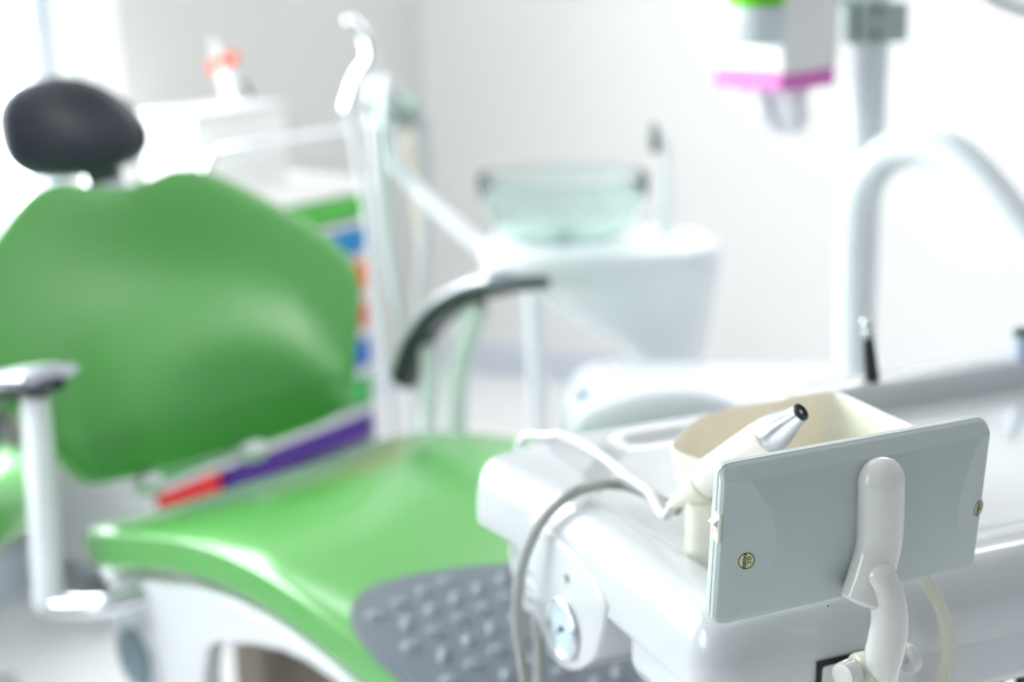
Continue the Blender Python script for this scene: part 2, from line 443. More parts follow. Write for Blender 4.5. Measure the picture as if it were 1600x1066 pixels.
# white side shell under the seat, both sides, with an arched opening
def side_shell(l0, l1):
    def sp(x, y):
        q = onp(x, y, chair_pt(0, -0.262, 0), CL) - S0; return (q.dot(CF), q.z)
    top = [(s, zprof(s) - 0.047) for s in (-0.02, 0.05, 0.15, 0.25, 0.35, 0.45, 0.55, 0.65, 0.8, 1.0, 1.15)]
    low = [(1.15, zprof(1.15) - 0.08), (1.0, zprof(1.0) - 0.085), (0.8, zprof(0.8) - 0.09), (0.65, zprof(0.65) - 0.10), *[sp(x, y) for x, y in ((560, 1096), (520, 1066), (480, 1038), (440, 1019), (395, 1009), (338, 1007), (324, 1016), (318, 1060))], (0.27, 0.15), (0.06, 0.15), (0.045, 0.30), (0.015, 0.46)]
    return prism(top + low, V3(S0), CF, UP, CL, l0, l1)
obj('side_shell', side_shell(-0.262, -0.235), MT['white_en'], chair, smooth=30, bevel=0.006)
obj('side_shell', side_shell(0.235, 0.262), MT['white_en'], chair, smooth=30, bevel=0.006)
obj('opening_filler', box(chair_pt(0.38, 0.05, 0.26), 0.66, 0.30, 0.40, CF, CL, UP), mat('taupe_brown', (150, 140, 130), 0.55, mottle=0.03, scale=15), chair, bevel=0.02, label='taupe box filling the opening under the seat')  # box added behind the arch, in the brown tone of the opening
hub = onp(217, 1025, chair_pt(0, -0.262, 0), CL)
hk = obj('hinge_cap', lathe([(0.0, -0.004), (0.054, -0.004), (0.056, 0.004), (0.051, 0.008), (0.046, 0.004), (0.0, 0.004)], hub, -CL, 40), MT['white_en'], chair)
obj('disc', lathe([(0.0, 0.004), (0.044, 0.0055), (0.041, 0.011), (0.0, 0.012)], hub, -CL, 32), mat('disc_grey', (112, 132, 140), 0.4, mottle=0.05, scale=60), hk, label='grey hinge disc')
# pedestal and floor plate
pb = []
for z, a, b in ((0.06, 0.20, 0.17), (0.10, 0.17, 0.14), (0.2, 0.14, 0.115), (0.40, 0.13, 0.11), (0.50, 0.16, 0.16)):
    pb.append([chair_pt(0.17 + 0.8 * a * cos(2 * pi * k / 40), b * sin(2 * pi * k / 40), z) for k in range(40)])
MT['taupe'] = mat('taupe_brown', (150, 140, 130), 0.55, mottle=0.03, scale=15)
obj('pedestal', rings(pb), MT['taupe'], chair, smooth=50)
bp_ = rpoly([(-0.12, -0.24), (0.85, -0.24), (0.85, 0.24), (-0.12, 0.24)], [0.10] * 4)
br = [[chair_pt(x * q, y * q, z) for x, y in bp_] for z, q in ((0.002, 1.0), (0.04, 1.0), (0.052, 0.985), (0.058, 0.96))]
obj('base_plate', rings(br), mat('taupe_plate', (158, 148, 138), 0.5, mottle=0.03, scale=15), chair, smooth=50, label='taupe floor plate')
# back hinge lugs seen in the gap
for px, py in ((395, 706), (232, 757)):
    c = at(px, py, 2.03 if px > 300 else 1.93)
    obj('hinge_lug', tube([c - CL * 0.008, c + CL * 0.008], 0.016, 20, smooth=False, dome0=True, dome1=True), MT['white_en'], chair)
# armrests: curved blade, black underside, chrome top, on a white post
def armrest(l, ds, dz, posts, ql=0.032, cut=9):
    spine = cr([(-0.045, 0.628), (-0.03, 0.668), (0.0, 0.715), (0.055, 0.768), (0.13, 0.812), (0.21, 0.838), (0.30, 0.856)], 8)
    rs = []
    m = len(spine)
    for i, (s, z) in enumerate(spine):
        a, b = spine[max(i - 1, 0)], spine[min(i + 1, m - 1)]
        t = V3((b[0] - a[0], b[1] - a[1], 0)).normalized(); nn = (-t.y, t.x)
        w = ql * (0.25 + 0.75 * min(1, (m - 1 - i) / 7, (i + 2) / 5)); h = 0.016 * (0.45 + 0.55 * min(1, (m - i) / 10))
        ring = []
        for k in range(20):
            an = 2 * pi * k / 20
            cx = math.copysign(abs(cos(an)) ** 0.7, cos(an)) * w; cy = math.copysign(abs(sin(an)) ** 0.8, sin(an)) * h
            ring.append(chair_pt(s + ds + nn[0] * cy, l + cx, z + dz + nn[1] * cy))
        rs.append(ring)
    ar = obj('armrest', rings(rs), MT['slate'], chair, smooth=50, label='black armrest blade with polished top')
    tp = []
    for i, (s, z) in enumerate(spine[4:-cut]):
        a, b = spine[i + 3], spine[i + 5]
        t = V3((b[0] - a[0], b[1] - a[1], 0)).normalized(); nn = (-t.y, t.x)
        ring = []
        for k in range(12):
            an = 2 * pi * k / 12
            ring.append(chair_pt(s + ds + nn[0] * (0.0140 + 0.011 * sin(an)), l + ql * 0.92 * cos(an), z + dz + nn[1] * (0.0140 + 0.011 * sin(an))))
        tp.append(ring)
    obj('top_strip', rings(tp), MT['polish'], ar, smooth=50)
    for path, r in posts:
        obj('armrest_post', tube([chair_pt(s + ds, l, z + dz) for s, z in path], r, 20, flat=0.55, flat_dir=CL), MT['white_pl'], chair, smooth=60)
armrest(0.335, 0, 0, [([(0.145, 0.80), (0.115, 0.745), (0.092, 0.68), (0.083, 0.60), (0.08, 0.50)], [0.024, 0.026, 0.024, 0.024, 0.024]),
                     ([(0.015, 0.71), (0.02, 0.66), (0.012, 0.60), (0.0, 0.50)], [0.02, 0.021, 0.02, 0.02])])
# the near armrest is swung back: blade seen nearly end on
armrest(-0.345, -0.205, -0.052, [([(0.225, 0.828), (0.222, 0.76), (0.212, 0.66), (0.203, 0.56), (0.196, 0.51)], [0.030, 0.031, 0.031, 0.032, 0.032])], ql=0.045, cut=2)
obj('armrest_arm', tube([chair_pt(-0.008, -0.345, 0.468), chair_pt(0.02, -0.34, 0.466), chair_pt(0.09, -0.30, 0.478), chair_pt(0.12, -0.24, 0.488)], [0.017, 0.017, 0.016, 0.015], 16, dome0=True), MT['chrome'], chair)
# beige hose under the chair, in the arch
a_, b_ = chair_pt(0.40, -0.12, 0.43), chair_pt(0.45, -0.10, 0.30)
obj('lift_hose', tube([chair_pt(0.34, -0.10, 0.50), chair_pt(0.36, -0.12, 0.41), chair_pt(0.40, -0.13, 0.375), chair_pt(0.44, -0.12, 0.40), chair_pt(0.45, -0.10, 0.50)], 0.008, 12), MT['hose_b'], chair, label='beige hose looping under the seat')

# ================================================================== OPERATOR STOOL (edge in view on the left)
sc_ = at(-112, 800, 2.12); sc_.z = 0
stool = thing('operator_stool', 'round green operator stool cut off by the left edge', 'stool', sc_)
obj('seat', lathe([(0.0, 0.455), (0.15, 0.455), (0.178, 0.468), (0.186, 0.495), (0.182, 0.528), (0.160, 0.552), (0.12, 0.560), (0.0, 0.562)], sc_, UP, 48), MT['green'], stool, smooth=60)
obj('seat_plate', lathe([(0.0, 0.435), (0.12, 0.435), (0.13, 0.455), (0.0, 0.455)], sc_, UP, 32), MT['chrome'], stool)
obj('column', lathe([(0.0, 0.08), (0.035, 0.08), (0.035, 0.22), (0.022, 0.23), (0.022, 0.44), (0.0, 0.44)], sc_, UP, 24), MT['chrome'], stool)
for k in range(5):
    w = 2 * pi * k / 5 + 0.3; d = V3((cos(w), sin(w), 0))
    obj('leg', tube([sc_ + UP * 0.10, sc_ + d * 0.12 + UP * 0.095, sc_ + d * 0.24 + UP * 0.06], [0.02, 0.018, 0.013], 12, dome1=True), MT['chrome'], stool)
    obj('caster', lathe([(0.0, -0.012), (0.020, -0.012), (0.024, -0.008), (0.024, 0.008), (0.020, 0.012), (0.0, 0.012)], sc_ + d * 0.24 + UP * 0.025, d.cross(UP), 20), MT['black'], stool)

# ================================================================== DELIVERY CONSOLE
TA = radians(22.5)
TU = V3((cos(TA), sin(TA), 0)); TV = V3((-sin(TA), cos(TA), 0))
P0 = V3((0.1314, 0.8822, 0))
def tray(u, v, z): return P0 + TU * u + TV * v + UP * z
con = thing('delivery_console', 'white dental delivery console with instrument tray and pressure gauge', 'dental console', tray(0.33, 0.2, 0.76))
def rp(u0, v0, u1, v1, r, dl=0.0, dn=None):
    return rpoly([(u0, v0), (u1, v0), (u1, v1), (u0 - dl, v1 - 0.03)], r)
def lev(q, z, r=None, rr=(0.035, 0.03, 0.05, 0.045)):
    """q = inset of the outer outline."""
    c = [(0 + q, 0 + q), (0.72 - q, 0 + q), (0.72 - q, 0.428 - q), (0.07 + q * 0.7, 0.430 - q), (-0.026 + q * 0.9, 0.392 - q * 0.5), (-0.003 + q, 0.29)]
    rad = [max(0.008, a - q * 0.6) for a in (0.032, 0.03, 0.05, 0.05, 0.024, 0.10)]
    return [tray(u, v, z) for u, v in rpoly(c, rad)]
def inn(q, z):
    c = [(0.045 + q, 0.055 + q), (0.68 - q, 0.055 + q), (0.68 - q, 0.395 - q), (0.11 + q, 0.395 - q), (0.026 + q, 0.28 - q * 0.5), (0.033 + q, 0.18)]
    rad = [max(0.005, a - q * 0.5) for a in (0.035, 0.03, 0.03, 0.055, 0.06, 0.05)]
    return [tray(u, v, z) for u, v in rpoly(c, rad)]
obj('console_body', rings([lev(0.012, 0.8185), lev(0.001, 0.8186), lev(0.0, 0.820), lev(0.0, 0.838), lev(0.001, 0.850), lev(0.0035, 0.861), lev(0.008, 0.870), lev(0.014, 0.876), lev(0.021, 0.8795), lev(0.028, 0.8805),
    inn(0.0, 0.880), inn(0.005, 0.8788), inn(0.012, 0.8745), inn(0.019, 0.8705), inn(0.027, 0.8688), inn(0.04, 0.8682), inn(0.09, 0.868)]), MT['body'], con, smooth=55)
# raised rear rail on the right
rl = [(0.372, 0.0), (0.374, 0.014), (0.380, 0.019), (0.412, 0.021), (0.424, 0.016), (0.430, -0.002), (0.430, -0.02), (0.372, -0.02)]
obj('rear_rail', prism([(v, z + 0.876) for v, z in rl], tray(0, 0, 0), TV, UP, TU, 0.34, 0.71), MT['body'], con, smooth=50, bevel=0.003)
# lower case under the near side, seam above it
lc = rpoly([(0.010, 0.001), (0.70, 0.001), (0.70, 0.150), (0.010, 0.150)], [0.012, 0.012, 0.02, 0.02])
def low(q, z): 
    return [tray(0.35 + (u - 0.35) * (1 - q / 0.34), 0.077 + (v - 0.077) * (1 - q / 0.073), z) for u, v in lc]
obj('lower_case', rings([low(0.02, 0.772), low(0.008, 0.774), low(0.002, 0.780), low(0, 0.788), low(0, 0.8190)]), MT['body'], con, smooth=50)
# shaped side panel that carries the gauge
sp_px = [(770, 800), (790, 822), (806, 845), (809, 870), (809, 898), (818, 917), (831, 932), (842, 955), (849, 978), (858, 1004), (868, 1025), (885, 1043), (905, 1048), (924, 1038), (934, 1029), (942, 1010), (948, 985), (952, 962)]
def on_side(px, py, u=0.0):
    q = onp(px, py, tray(u, 0, 0), TU) - P0; return (q.dot(TV), q.z)
so = [on_side(x, y) for x, y in sp_px] + [(0.156, 0.835), (0.22, 0.85), (0.34, 0.85)]
def panel(out, u0, u1, q=0.004):
    o2 = cr(out, 4, True); cx = sum(a for a, b in o2) / len(o2); cz = sum(b for a, b in o2) / len(o2)
    def rg(k, u): return [tray(u, cx + (a - cx) * k, cz + (b - cz) * k) for a, b in o2]
    return rings([rg(0.96, u0), rg(0.985, u0 + 0.001), rg(1.0, u0 + q), rg(1.0, u1)])
obj('side_panel', panel(so, -0.004, 0.05), MT['body'], con, smooth=55)
gp = tray(-0.004, *on_side(891, 980))
ga = obj('pressure_gauge', lathe([(0.0, -0.004), (0.026, -0.004), (0.027, 0.0), (0.0265, 0.004), (0.0245, 0.0055), (0.0225, 0.003), (0.0, 0.003)], gp, -TU, 48), MT['brushed'], con, label='round chrome rimmed pressure gauge')
obj('gauge_face', lathe([(0.0, 0.0032), (0.0222, 0.0032), (0.0222, 0.0036), (0.0, 0.0036)], gp, -TU, 40), MT['gaugef'], ga)
tk = []
for k in range(11):
    w = radians(-130 + 26 * k); d = UP * cos(w) - TV * sin(w); e = UP * sin(w) + TV * cos(w)
    tk.append(box(gp + d * 0.018 - TU * 0.0038, 0.004, 0.0006, 0.0003, d, e, TU))
tk.append(box(gp - (UP * 0.6 - TV * 0.8) * 0.006 - TU * 0.0042, 0.018, 0.0012, 0.0004, UP * 0.6 - TV * 0.8, UP * 0.8 + TV * 0.6, TU))
tk.append(lathe([(0.0, 0.0036), (0.0028, 0.0036), (0.0022, 0.0055), (0.0, 0.0056)], gp, -TU, 16))
obj('needle_and_scale', join(*tk), MT['slate'], ga, smooth=0)
ps = tray(-0.0035, *on_side(893, 903))
obj('screw_cap', lathe([(0.0, -0.002), (0.0045, -0.002), (0.004, 0.001), (0.002, 0.0012), (0.0015, 0.0), (0.0, 0.0)], ps, -TU, 20), MT['screw'], con)
bm_ = tray(0.02, 0.395, 0.812)
obj('rubber_foot', lathe([(0.0, 0.010), (0.009, 0.010), (0.009, 0.0), (0.006, -0.005), (0.0, -0.006)], bm_, UP, 20), MT['ivory'], con)
# slot and bracket on the near face
def near(px, py, v=0.0): return onp(px, py, tray(0, v, 0), TV)
n0 = near(1276, 1029, -0.001); n1 = near(1352, 1011, -0.001)
sl_c = (n0 + n1) / 2
sl_c = tray((sl_c - P0).dot(TU) + 0.006, -0.0002, 0.822)
obj('bracket_slot', box(sl_c, 0.052, 0.004, 0.026, TU, TV, UP), MT['black'], con, smooth=0, label='black edged slot for the viewer bracket')
obj('seam_line', box(tray(0.055, 0.0006, 0.8190), 0.06, 0.0012, 0.0012, TU, TV, UP), MT['seam'], con, smooth=0)

for px_ in (1560, 1598):
    a0 = near(px_, 1035, 0.10)
    obj('supply_hose', tube([a0 + UP * 0.03, a0, a0 - UP * 0.15 + TU * 0.01, a0 - UP * 0.35 + TU * 0.05], 0.006, 12), MT['slate'], con, smooth=60, label='dark supply hose below the console')

# console holder for the handpiece (a cream cup on the tray)
tail = onz(1052, 789, 0.910); tip = onz(1243, 650, 1.002)
ax = (tip - tail).normalized()
hcup = tail + ax * 0.030
obj('handpiece_holder', tube([hcup + ax * 0.006 - UP * 0.012, hcup - UP * 0.022 + TU * 0.006, tray((hcup - P0).dot(TU) + 0.014, (hcup - P0).dot(TV) + 0.006, 0.868)], [0.0125, 0.015, 0.019], 24), MT['cream'], con, smooth=60, label='cream handpiece rest on the tray')

# ================================================================== CREAM BOWL on the tray
zr = 0.938
bo = [onz(x, y, zr) for x, y in ((1052, 704), (1062, 678), (1090, 655), (1135, 640), (1200, 628), (1250, 618), (1297, 612), (1325, 620), (1372, 642), (1428, 668))]
bo2 = [((p - P0).dot(TU), (p - P0).dot(TV)) for p in bo]
bo2 += [(bo2[-1][0] - 0.01, bo2[-1][1] - 0.035), (0.215, 0.118), (0.14, 0.118), (bo2[0][0] + 0.018, bo2[0][1] - 0.045)]
bo2 = cr(bo2, 6, True)
bc = (sum(p[0] for p in bo2) / len(bo2), sum(p[1] for p in bo2) / len(bo2))
def brg(k, z): return [tray(bc[0] + (a - bc[0]) * k, bc[1] + (b - bc[1]) * k, z) for a, b in bo2]
bowl = obj('instrument_bowl', rings([brg(0.3, 0.8685), brg(0.62, 0.8685), brg(0.72, 0.871), brg(0.84, 0.880), brg(0.93, 0.900), brg(0.985, 0.922), brg(1.0, zr - 0.003), brg(0.997, zr), brg(0.985, zr + 0.0005), brg(0.972, zr - 0.002),
     brg(0.955, 0.920), brg(0.90, 0.902), brg(0.80, 0.882), brg(0.68, 0.874), brg(0.5, 0.872), brg(0.2, 0.872)]), MT['cream'], None, smooth=60, origin=tray(bc[0], bc[1], 0.8685))
tag(bowl, 'cream plastic bowl with rounded end on the console tray behind the handpiece', 'bowl')

# ================================================================== HANDPIECE with its cord
L = (tip - tail).length
hp = thing('dental_handpiece', 'ivory camera handpiece with silver nose and black tip lying across the tray', 'handpiece', tail)
obj('grip', lathe([(0.0, 0.038), (0.0142, 0.038), (0.0150, 0.042), (0.0154, 0.055), (0.0150, 0.085), (0.0144, L - 0.030), (0.0, L - 0.030)], tail, ax, 40), MT['ivory'], hp, smooth=50)
obj('tail_cone', lathe([(0.0, -0.002), (0.0042, -0.002), (0.0050, 0.004), (0.0095, 0.016), (0.0140, 0.030), (0.0146, 0.0365), (0.0, 0.0365)], tail, ax, 36), MT['cream'], hp, smooth=50)
obj('seal_ring', lathe([(0.0, L - 0.0302), (0.0148, L - 0.0302), (0.0148, L - 0.0288), (0.0, L - 0.0288)], tail, ax, 36), MT['hose_b'], hp)
obj('nose', lathe([(0.0, L - 0.0288), (0.0142, L - 0.0288), (0.0143, L - 0.024), (0.0127, L - 0.016), (0.0092, L - 0.006), (0.0075, L + 0.002), (0.0068, L + 0.0045), (0.0, L + 0.0045)], tail, ax, 40), MT['brushed'], hp, smooth=50, label='polished silver nose')
lens = obj('tip', lathe([(0.0, L + 0.0040), (0.0067, L + 0.0040), (0.0067, L + 0.0062), (0.0058, L + 0.0068), (0.0051, L + 0.0062), (0.0046, L + 0.0052), (0.0, L + 0.0050)], tail, ax, 32), MT['black'], hp, label='black tip with lens')
obj('lens', lathe([(0.0005, L + 0.0051), (0.0014, L + 0.0051), (0.0014, L + 0.0058), (0.0009, L + 0.0058), (0.0006, L + 0.0052)], tail, ax, 20), MT['brushed'], lens)
cz = [tail + ax * 0.0, tail - ax * 0.012 - UP * 0.003]
cpath = cz + [onz(1012, 768, 0.897), onz(980, 745, 0.893), onz(945, 716, 0.892), onz(905, 691, 0.893), onz(876, 680, 0.892), onz(860, 681, 0.887)] + [tray(0.050, 0.440, 0.872), tray(0.045, 0.444, 0.84), tray(0.03, 0.42, 0.76), tray(0.03, 0.38, 0.72)]
e1 = onp(838, 955, tray(0.02, 0, 0), TU); e2 = onp(843, 1010, tray(0.02, 0, 0), TU); e3 = onp(842, 1075, tray(0.02, 0, 0), TU)
obj('cord', tube(cpath, 0.0040, 14, n=10), MT['hose_w'], hp, smooth=60, label='pale cord running off over the far rim')
# second cord
hose = thing('instrument_hose', 'thick grey hose arching over the left side of the console', 'hose', onz(985, 757, 0.885))
h2 = [onz(1058, 797, 0.889), onz(1030, 781, 0.886), onz(1005, 768, 0.886), onz(975, 758, 0.886), onz(940, 757, 0.887), onz(900, 768, 0.890),
      onp(862, 795, tray(-0.004, 0, 0), TU), onp(836, 832, tray(-0.014, 0, 0), TU), onp(817, 880, tray(-0.02, 0, 0), TU), onp(809, 935, tray(-0.022, 0, 0), TU), onp(810, 985, tray(-0.022, 0, 0), TU), onp(817, 1035, tray(-0.02, 0, 0), TU), onp(826, 1090, tray(-0.018, 0, 0), TU), onp(835, 1150, tray(-0.01, 0, 0), TU)]
obj('hose_run', tube(h2, 0.0050, 16, n=10), MT['hose'], hose, smooth=60)
h3 = [onp(836, 915, tray(0.03, 0, 0), TU), onp(839, 960, tray(0.02, 0, 0), TU), onp(842, 1010, tray(0.02, 0, 0), TU), onp(842, 1080, tray(0.02, 0, 0), TU), onp(838, 1150, tray(0.0, 0, 0), TU)]
low_end = [h2[-1], (h2[-1] + h3[-1]) / 2 - UP * 0.02, h3[-1]]
obj('hose_return', tube(h3[::1] , 0.0050, 16, n=8), MT['hose'], hose, smooth=60)
obj('hose_bend', tube(low_end, 0.0050, 16, n=8), MT['hose'], hose, smooth=60)

# ================================================================== X-RAY FILM VIEWER, back side towards us
VA, VT = radians(24), radians(4)
VU = V3((cos(VA), sin(VA), 0)); VV = V3((-sin(VA), cos(VA), 0))
VW = UP * cos(VT) - VV * sin(VT); VN = -VV * cos(VT) - UP * sin(VT)
VO = onp(1129, 992, tray(0, -0.036, 0), TV)
def vw(x, w, n=0.0): return VO + VU * x + VW * w + VN * n
WV, HV, DV = 0.2170, 0.1135, 0.0255
vwr = thing('film_viewer', 'white backlit film viewer box turned away, hung in front of the console', 'film viewer', vw(WV / 2, 0, -DV / 2))
# front shell (the half beyond the seam)
ro = rpoly([(0, 0), (WV, 0), (WV, HV), (0, HV)], [0.007] * 4, 6)
def vr(q, n): return [vw(WV / 2 + (a - WV / 2) * (1 - q / (WV / 2)), HV / 2 + (b - HV / 2) * (1 - q / (HV / 2)), n) for a, b in ro]
obj('front_shell', rings([vr(0.004, -DV), vr(0.001, -DV + 0.002), vr(0, -DV + 0.004), vr(0, -0.0172), vr(0.0006, -0.0168)]), MT['viewer'], vwr, smooth=40)
obj('light_panel', prism([(0.012, 0.012), (WV - 0.012, 0.012), (WV - 0.012, HV - 0.012), (0.012, HV - 0.012)], VO, VU, VW, VN, -DV - 0.0006, -DV + 0.0005), MT['card'], vwr, smooth=0)
# back shell: height field with sloping ends cut by arcs
NX, NY = 150, 80
def back_n(x, w):
    k, cc_ = 0.30, 0.0085                                    # slanting end facets meet a gently bellied middle
    n = -cc_ * ((w - HV * 0.5) / (HV * 0.5)) ** 2
    n = min(n, k * (x - 0.037), k * ((WV - x) - 0.030))
    n -= 0.62 * max(0, w - (HV - 0.0095))                     # sloping upper border
    n -= 0.2 * max(0, 0.006 - w)
    return n
vs, fs = [], []
for j in range(NY + 1):
    for i in range(NX + 1):
        x, w = WV * i / NX, HV * j / NY
        # pull grid corners onto the rounded outline
        r = 0.007; cx = min(max(x, r), WV - r); cw = min(max(w, r), HV - r)
        dx, dw = x - cx, w - cw
        if dx and dw:
            m_ = max(abs(dx), abs(dw)); l_ = math.hypot(dx, dw); x, w = cx + dx * m_ / l_, cw + dw * m_ / l_
        e = min(x, WV - x, w, HV - w)
        if abs(dx) > 0 and abs(dw) > 0: e = r - math.hypot(x - cx, w - cw)
        ed = 0.0022 * (1 - min(1, max(e, 0) / 0.0022)) ** 2
        vs.append(vw(x, w, back_n(x, w) - ed))
id_ = lambda i, j: j * (NX + 1) + i
for j in range(NY):
    for i in range(NX): fs.append((id_(i, j), id_(i + 1, j), id_(i + 1, j + 1), id_(i, j + 1)))
per = [id_(i, 0) for i in range(NX)] + [id_(NX, j) for j in range(NY)] + [id_(i, NY) for i in range(NX, 0, -1)] + [id_(0, j) for j in range(NY, 0, -1)]
b0 = len(vs)
for k in per:
    p = vs[k] - VO; vs.append(vw(p.dot(VU), p.dot(VW), -0.0164))
for k in range(len(per)):
    fs.append((per[k], b0 + k, b0 + (k + 1) % len(per), per[(k + 1) % len(per)]))
bs = obj('back_shell', (vs, fs), MT['viewer'], vwr, smooth=7)
obj('seam', rings([vr(0.0009, -0.0174), vr(0.0009, -0.0162)], False, False), MT['seam'], vwr)
# rocker switch on the left end
swc = onp(1133, 833, vw(0, 0, 0), VU); q = swc - VO
sw_w = q.dot(VW); sw_n = -0.0150
sw = obj('rocker_switch', box(vw(-0.0004, sw_w, sw_n), 0.0022, 0.0200, 0.0095, VU, VW, VN), MT['cream'], vwr, bevel=0.0004, label='cream rocker switch')
rk = prism([(-0.0055, 0.001), (0.0055, 0.001), (0.0062, -0.0016), (0.0035, -0.0052), (0.001, -0.0022), (-0.0055, -0.0012)], vw(0, sw_w + 0.0, sw_n), VW, VU, VN, -0.0034, 0.0034)
obj('rocker', rk, MT['ivory'], sw, smooth=0, bevel=0.0003)
to = []
for k in range(24):
    pass
ringO = [[vw(-0.00235 - (0.00016), sw_w - 0.0022 + 0.00125 * r_ * cos(2 * pi * k / 24), sw_n + 0.00125 * r_ * sin(2 * pi * k / 24)) for k in range(24)] for r_ in (0.75, 1.0)]
obj('off_mark', rings(ringO, False, False), MT['redink'], sw, smooth=0)
# oval inspection stickers
def sticker(px, py, rx, rw):
    c = onp(px, py, vw(0, 0, -0.004), VN); q = c - VO; x, w = q.dot(VU), q.dot(VW)
    h = 0.002
    n0 = back_n(x, w); gx = (back_n(x + h, w) - back_n(x - h, w)) / (2 * h); gw = (back_n(x, w + h) - back_n(x, w - h)) / (2 * h)
    nn = (VN - VU * gx - VW * gw).normalized(); X = (VU - nn * VU.dot(nn)).normalized(); Y = nn.cross(X)
    c = vw(x, w, n0 + 0.0001)
    def ov(k, z): return [c + X * (rx * k * cos(2 * pi * i / 40)) + Y * (rw * k * sin(2 * pi * i / 40)) + nn * z for i in range(40)]
    s = obj('inspection_sticker', rings([ov(1, 0), ov(1, 0.00022), ov(0.96, 0.00025)]), MT['sticker'], vwr, label='oval yellow-green sticker lettered Q.C. PASSED')
    obj('sticker_border', rings([ov(0.95, 0.0003), ov(0.95, 0.00038), ov(0.86, 0.00038), ov(0.86, 0.0003)], False, False), MT['ink'], s)
    # lines run downwards
    obj('lettering', join(text_mesh('Q.C.', 0.0034, c + X * 0.0017 + nn * 0.0004, -Y, X, nn), text_mesh('PASSED', 0.0031, c - X * 0.0013 + nn * 0.0004, -Y, X, nn)), MT['ink'], s, smooth=0)
sticker(1168, 878, 0.0058, 0.0062)
sticker(1534, 797, 0.0058, 0.0062)
obj('screw_dot', lathe([(0.0, 0), (0.0007, 0), (0.0005, 0.0003), (0.0, 0.0003)], vw(0.083, 0.003, 0.0), VN, 12), MT['screw'], vwr)
# swivel arm: upper horn fixed to the box, lower horn to the console bracket
def vp(px, py, n): return onp(px, py, vw(0, 0, n), VN)
up = [vp(1377, 752, 0.003), vp(1376, 800, 0.004), vp(1373, 850, 0.005), vp(1362, 895, 0.007), vp(1347, 938, 0.010)]
obj('upper_arm', tube(up, [0.0168, 0.0170, 0.0168, 0.0168, 0.0164], 36, n=10, dome0=True, dome1=True, dh=0.25, flat=0.8, flat_dir=VN), MT['armw'], vwr, smooth=50)
lo_ = [vp(1375, 899, 0.016), vp(1386, 932, 0.018), vp(1390, 968, 0.020), vp(1386, 1002, 0.020), vp(1380, 1032, 0.018), vp(1384, 1062, 0.015), vp(1390, 1088, 0.012)]
obj('lower_arm', tube(lo_, [0.0106, 0.0122, 0.0130, 0.0137, 0.0134, 0.0090, 0.0045], 36, n=10, dome0=True, dh=0.12, flat=0.9, flat_dir=VN), MT['armw'], vwr, smooth=50)
# clevis, knobs and bracket
kc = vp(1352, 1052, 0.008)
obj('bracket', join(box(V3(((sl_c + TV * 0.003).x, (sl_c + TV * 0.003).y, 0.8195)) + TU * 0.0005, 0.0485, 0.012, 0.026, TU, TV, UP), tube([V3((sl_c.x, sl_c.y, 0.818)) + TU * 0.004, kc], 0.009, 16, smooth=False)), MT['armw'], vwr, bevel=0.004)
obj('clevis', lathe([(0.0, -0.006), (0.0120, -0.006), (0.0148, -0.003), (0.0150, 0.006), (0.0130, 0.010), (0.0, 0.010)], kc - TU * 0.002, TU, 36), MT['cream'], vwr, smooth=50)
def knob(c, d, r=0.0095, l=0.011):
    rs = []
    for h, q, rib in ((0, 0.9, 0), (0.0004, 1, 1), (l - 0.0015, 1, 1), (l, 0.93, 0), (l + 0.0006, 0.8, 0)):
        A = UP - d * UP.dot(d); A.normalize(); Bv = d.cross(A)
        rs.append([c + d * h + (A * cos(2 * pi * k / 120) + Bv * sin(2 * pi * k / 120)) * r * q * (1 - (0.035 if rib and (k // 2) % 2 else 0)) for k in range(120)])
    return rings(rs)
obj('ribbed_knob', knob(vp(1333, 1050, 0.010), (-TU - TV * 0.25).normalized()), MT['armw'], vwr, smooth=30, label='ribbed clamping knob')
obj('ribbed_knob', knob(vp(1414, 1030, 0.008), TU, 0.0105, 0.007), MT['armw'], vwr, smooth=30, label='ribbed clamping knob')
obj('pivot_pin', tube([kc, vp(1414, 1030, 0.008)], 0.004, 12, smooth=False), MT['brushed'], vwr)

# clear hose hanging before the near face
ch = [near(1438, 893, -0.012), near(1456, 922, -0.014), near(1472, 955, -0.014), near(1480, 990, -0.013), near(1480, 1025, -0.012), near(1472, 1066, -0.010), near(1462, 1100, -0.008)]
tb = thing('clear_hose', 'yellowed clear tube hanging down the near face of the console', 'tube', ch[0])
obj('tube_wall', tube(ch, 0.0047, 18, n=8), MT['clear'], tb, smooth=60)

# ================================================================== HANDPIECES standing in the rear rail
c1 = onz(1364, 606, 0.888); t1 = at(1355, 508, c1.y + 0.004)
d1 = (t1 - c1).normalized(); l1 = (t1 - c1).length
h1 = thing('black_handpiece', 'slim black handpiece with silver head standing behind the tray', 'handpiece', c1)
obj('grip', lathe([(0.0, -0.02), (0.0074, -0.02), (0.0078, 0.002), (0.0066, l1 * 0.5), (0.0056, l1 * 0.82), (0.0, l1 * 0.82)], c1, d1, 24), MT['black'], h1)
obj('head', lathe([(0.0, l1 * 0.80), (0.0066, l1 * 0.80), (0.0066, l1 * 0.90), (0.0045, l1 * 0.92), (0.0064, l1 * 0.95), (0.0066, l1 * 1.06), (0.0045, l1 * 1.10), (0.0, l1 * 1.11)], c1, d1, 24), MT['chrome'], h1, smooth=30)
c2 = onz(1598, 572, 0.888); t2 = at(1594, 512, c2.y)
d2 = (t2 - c2).normalized(); l2 = (t2 - c2).length
h2_ = thing('silver_handpiece', 'silver blue handpiece head at the right edge behind the tray', 'handpiece', c2)
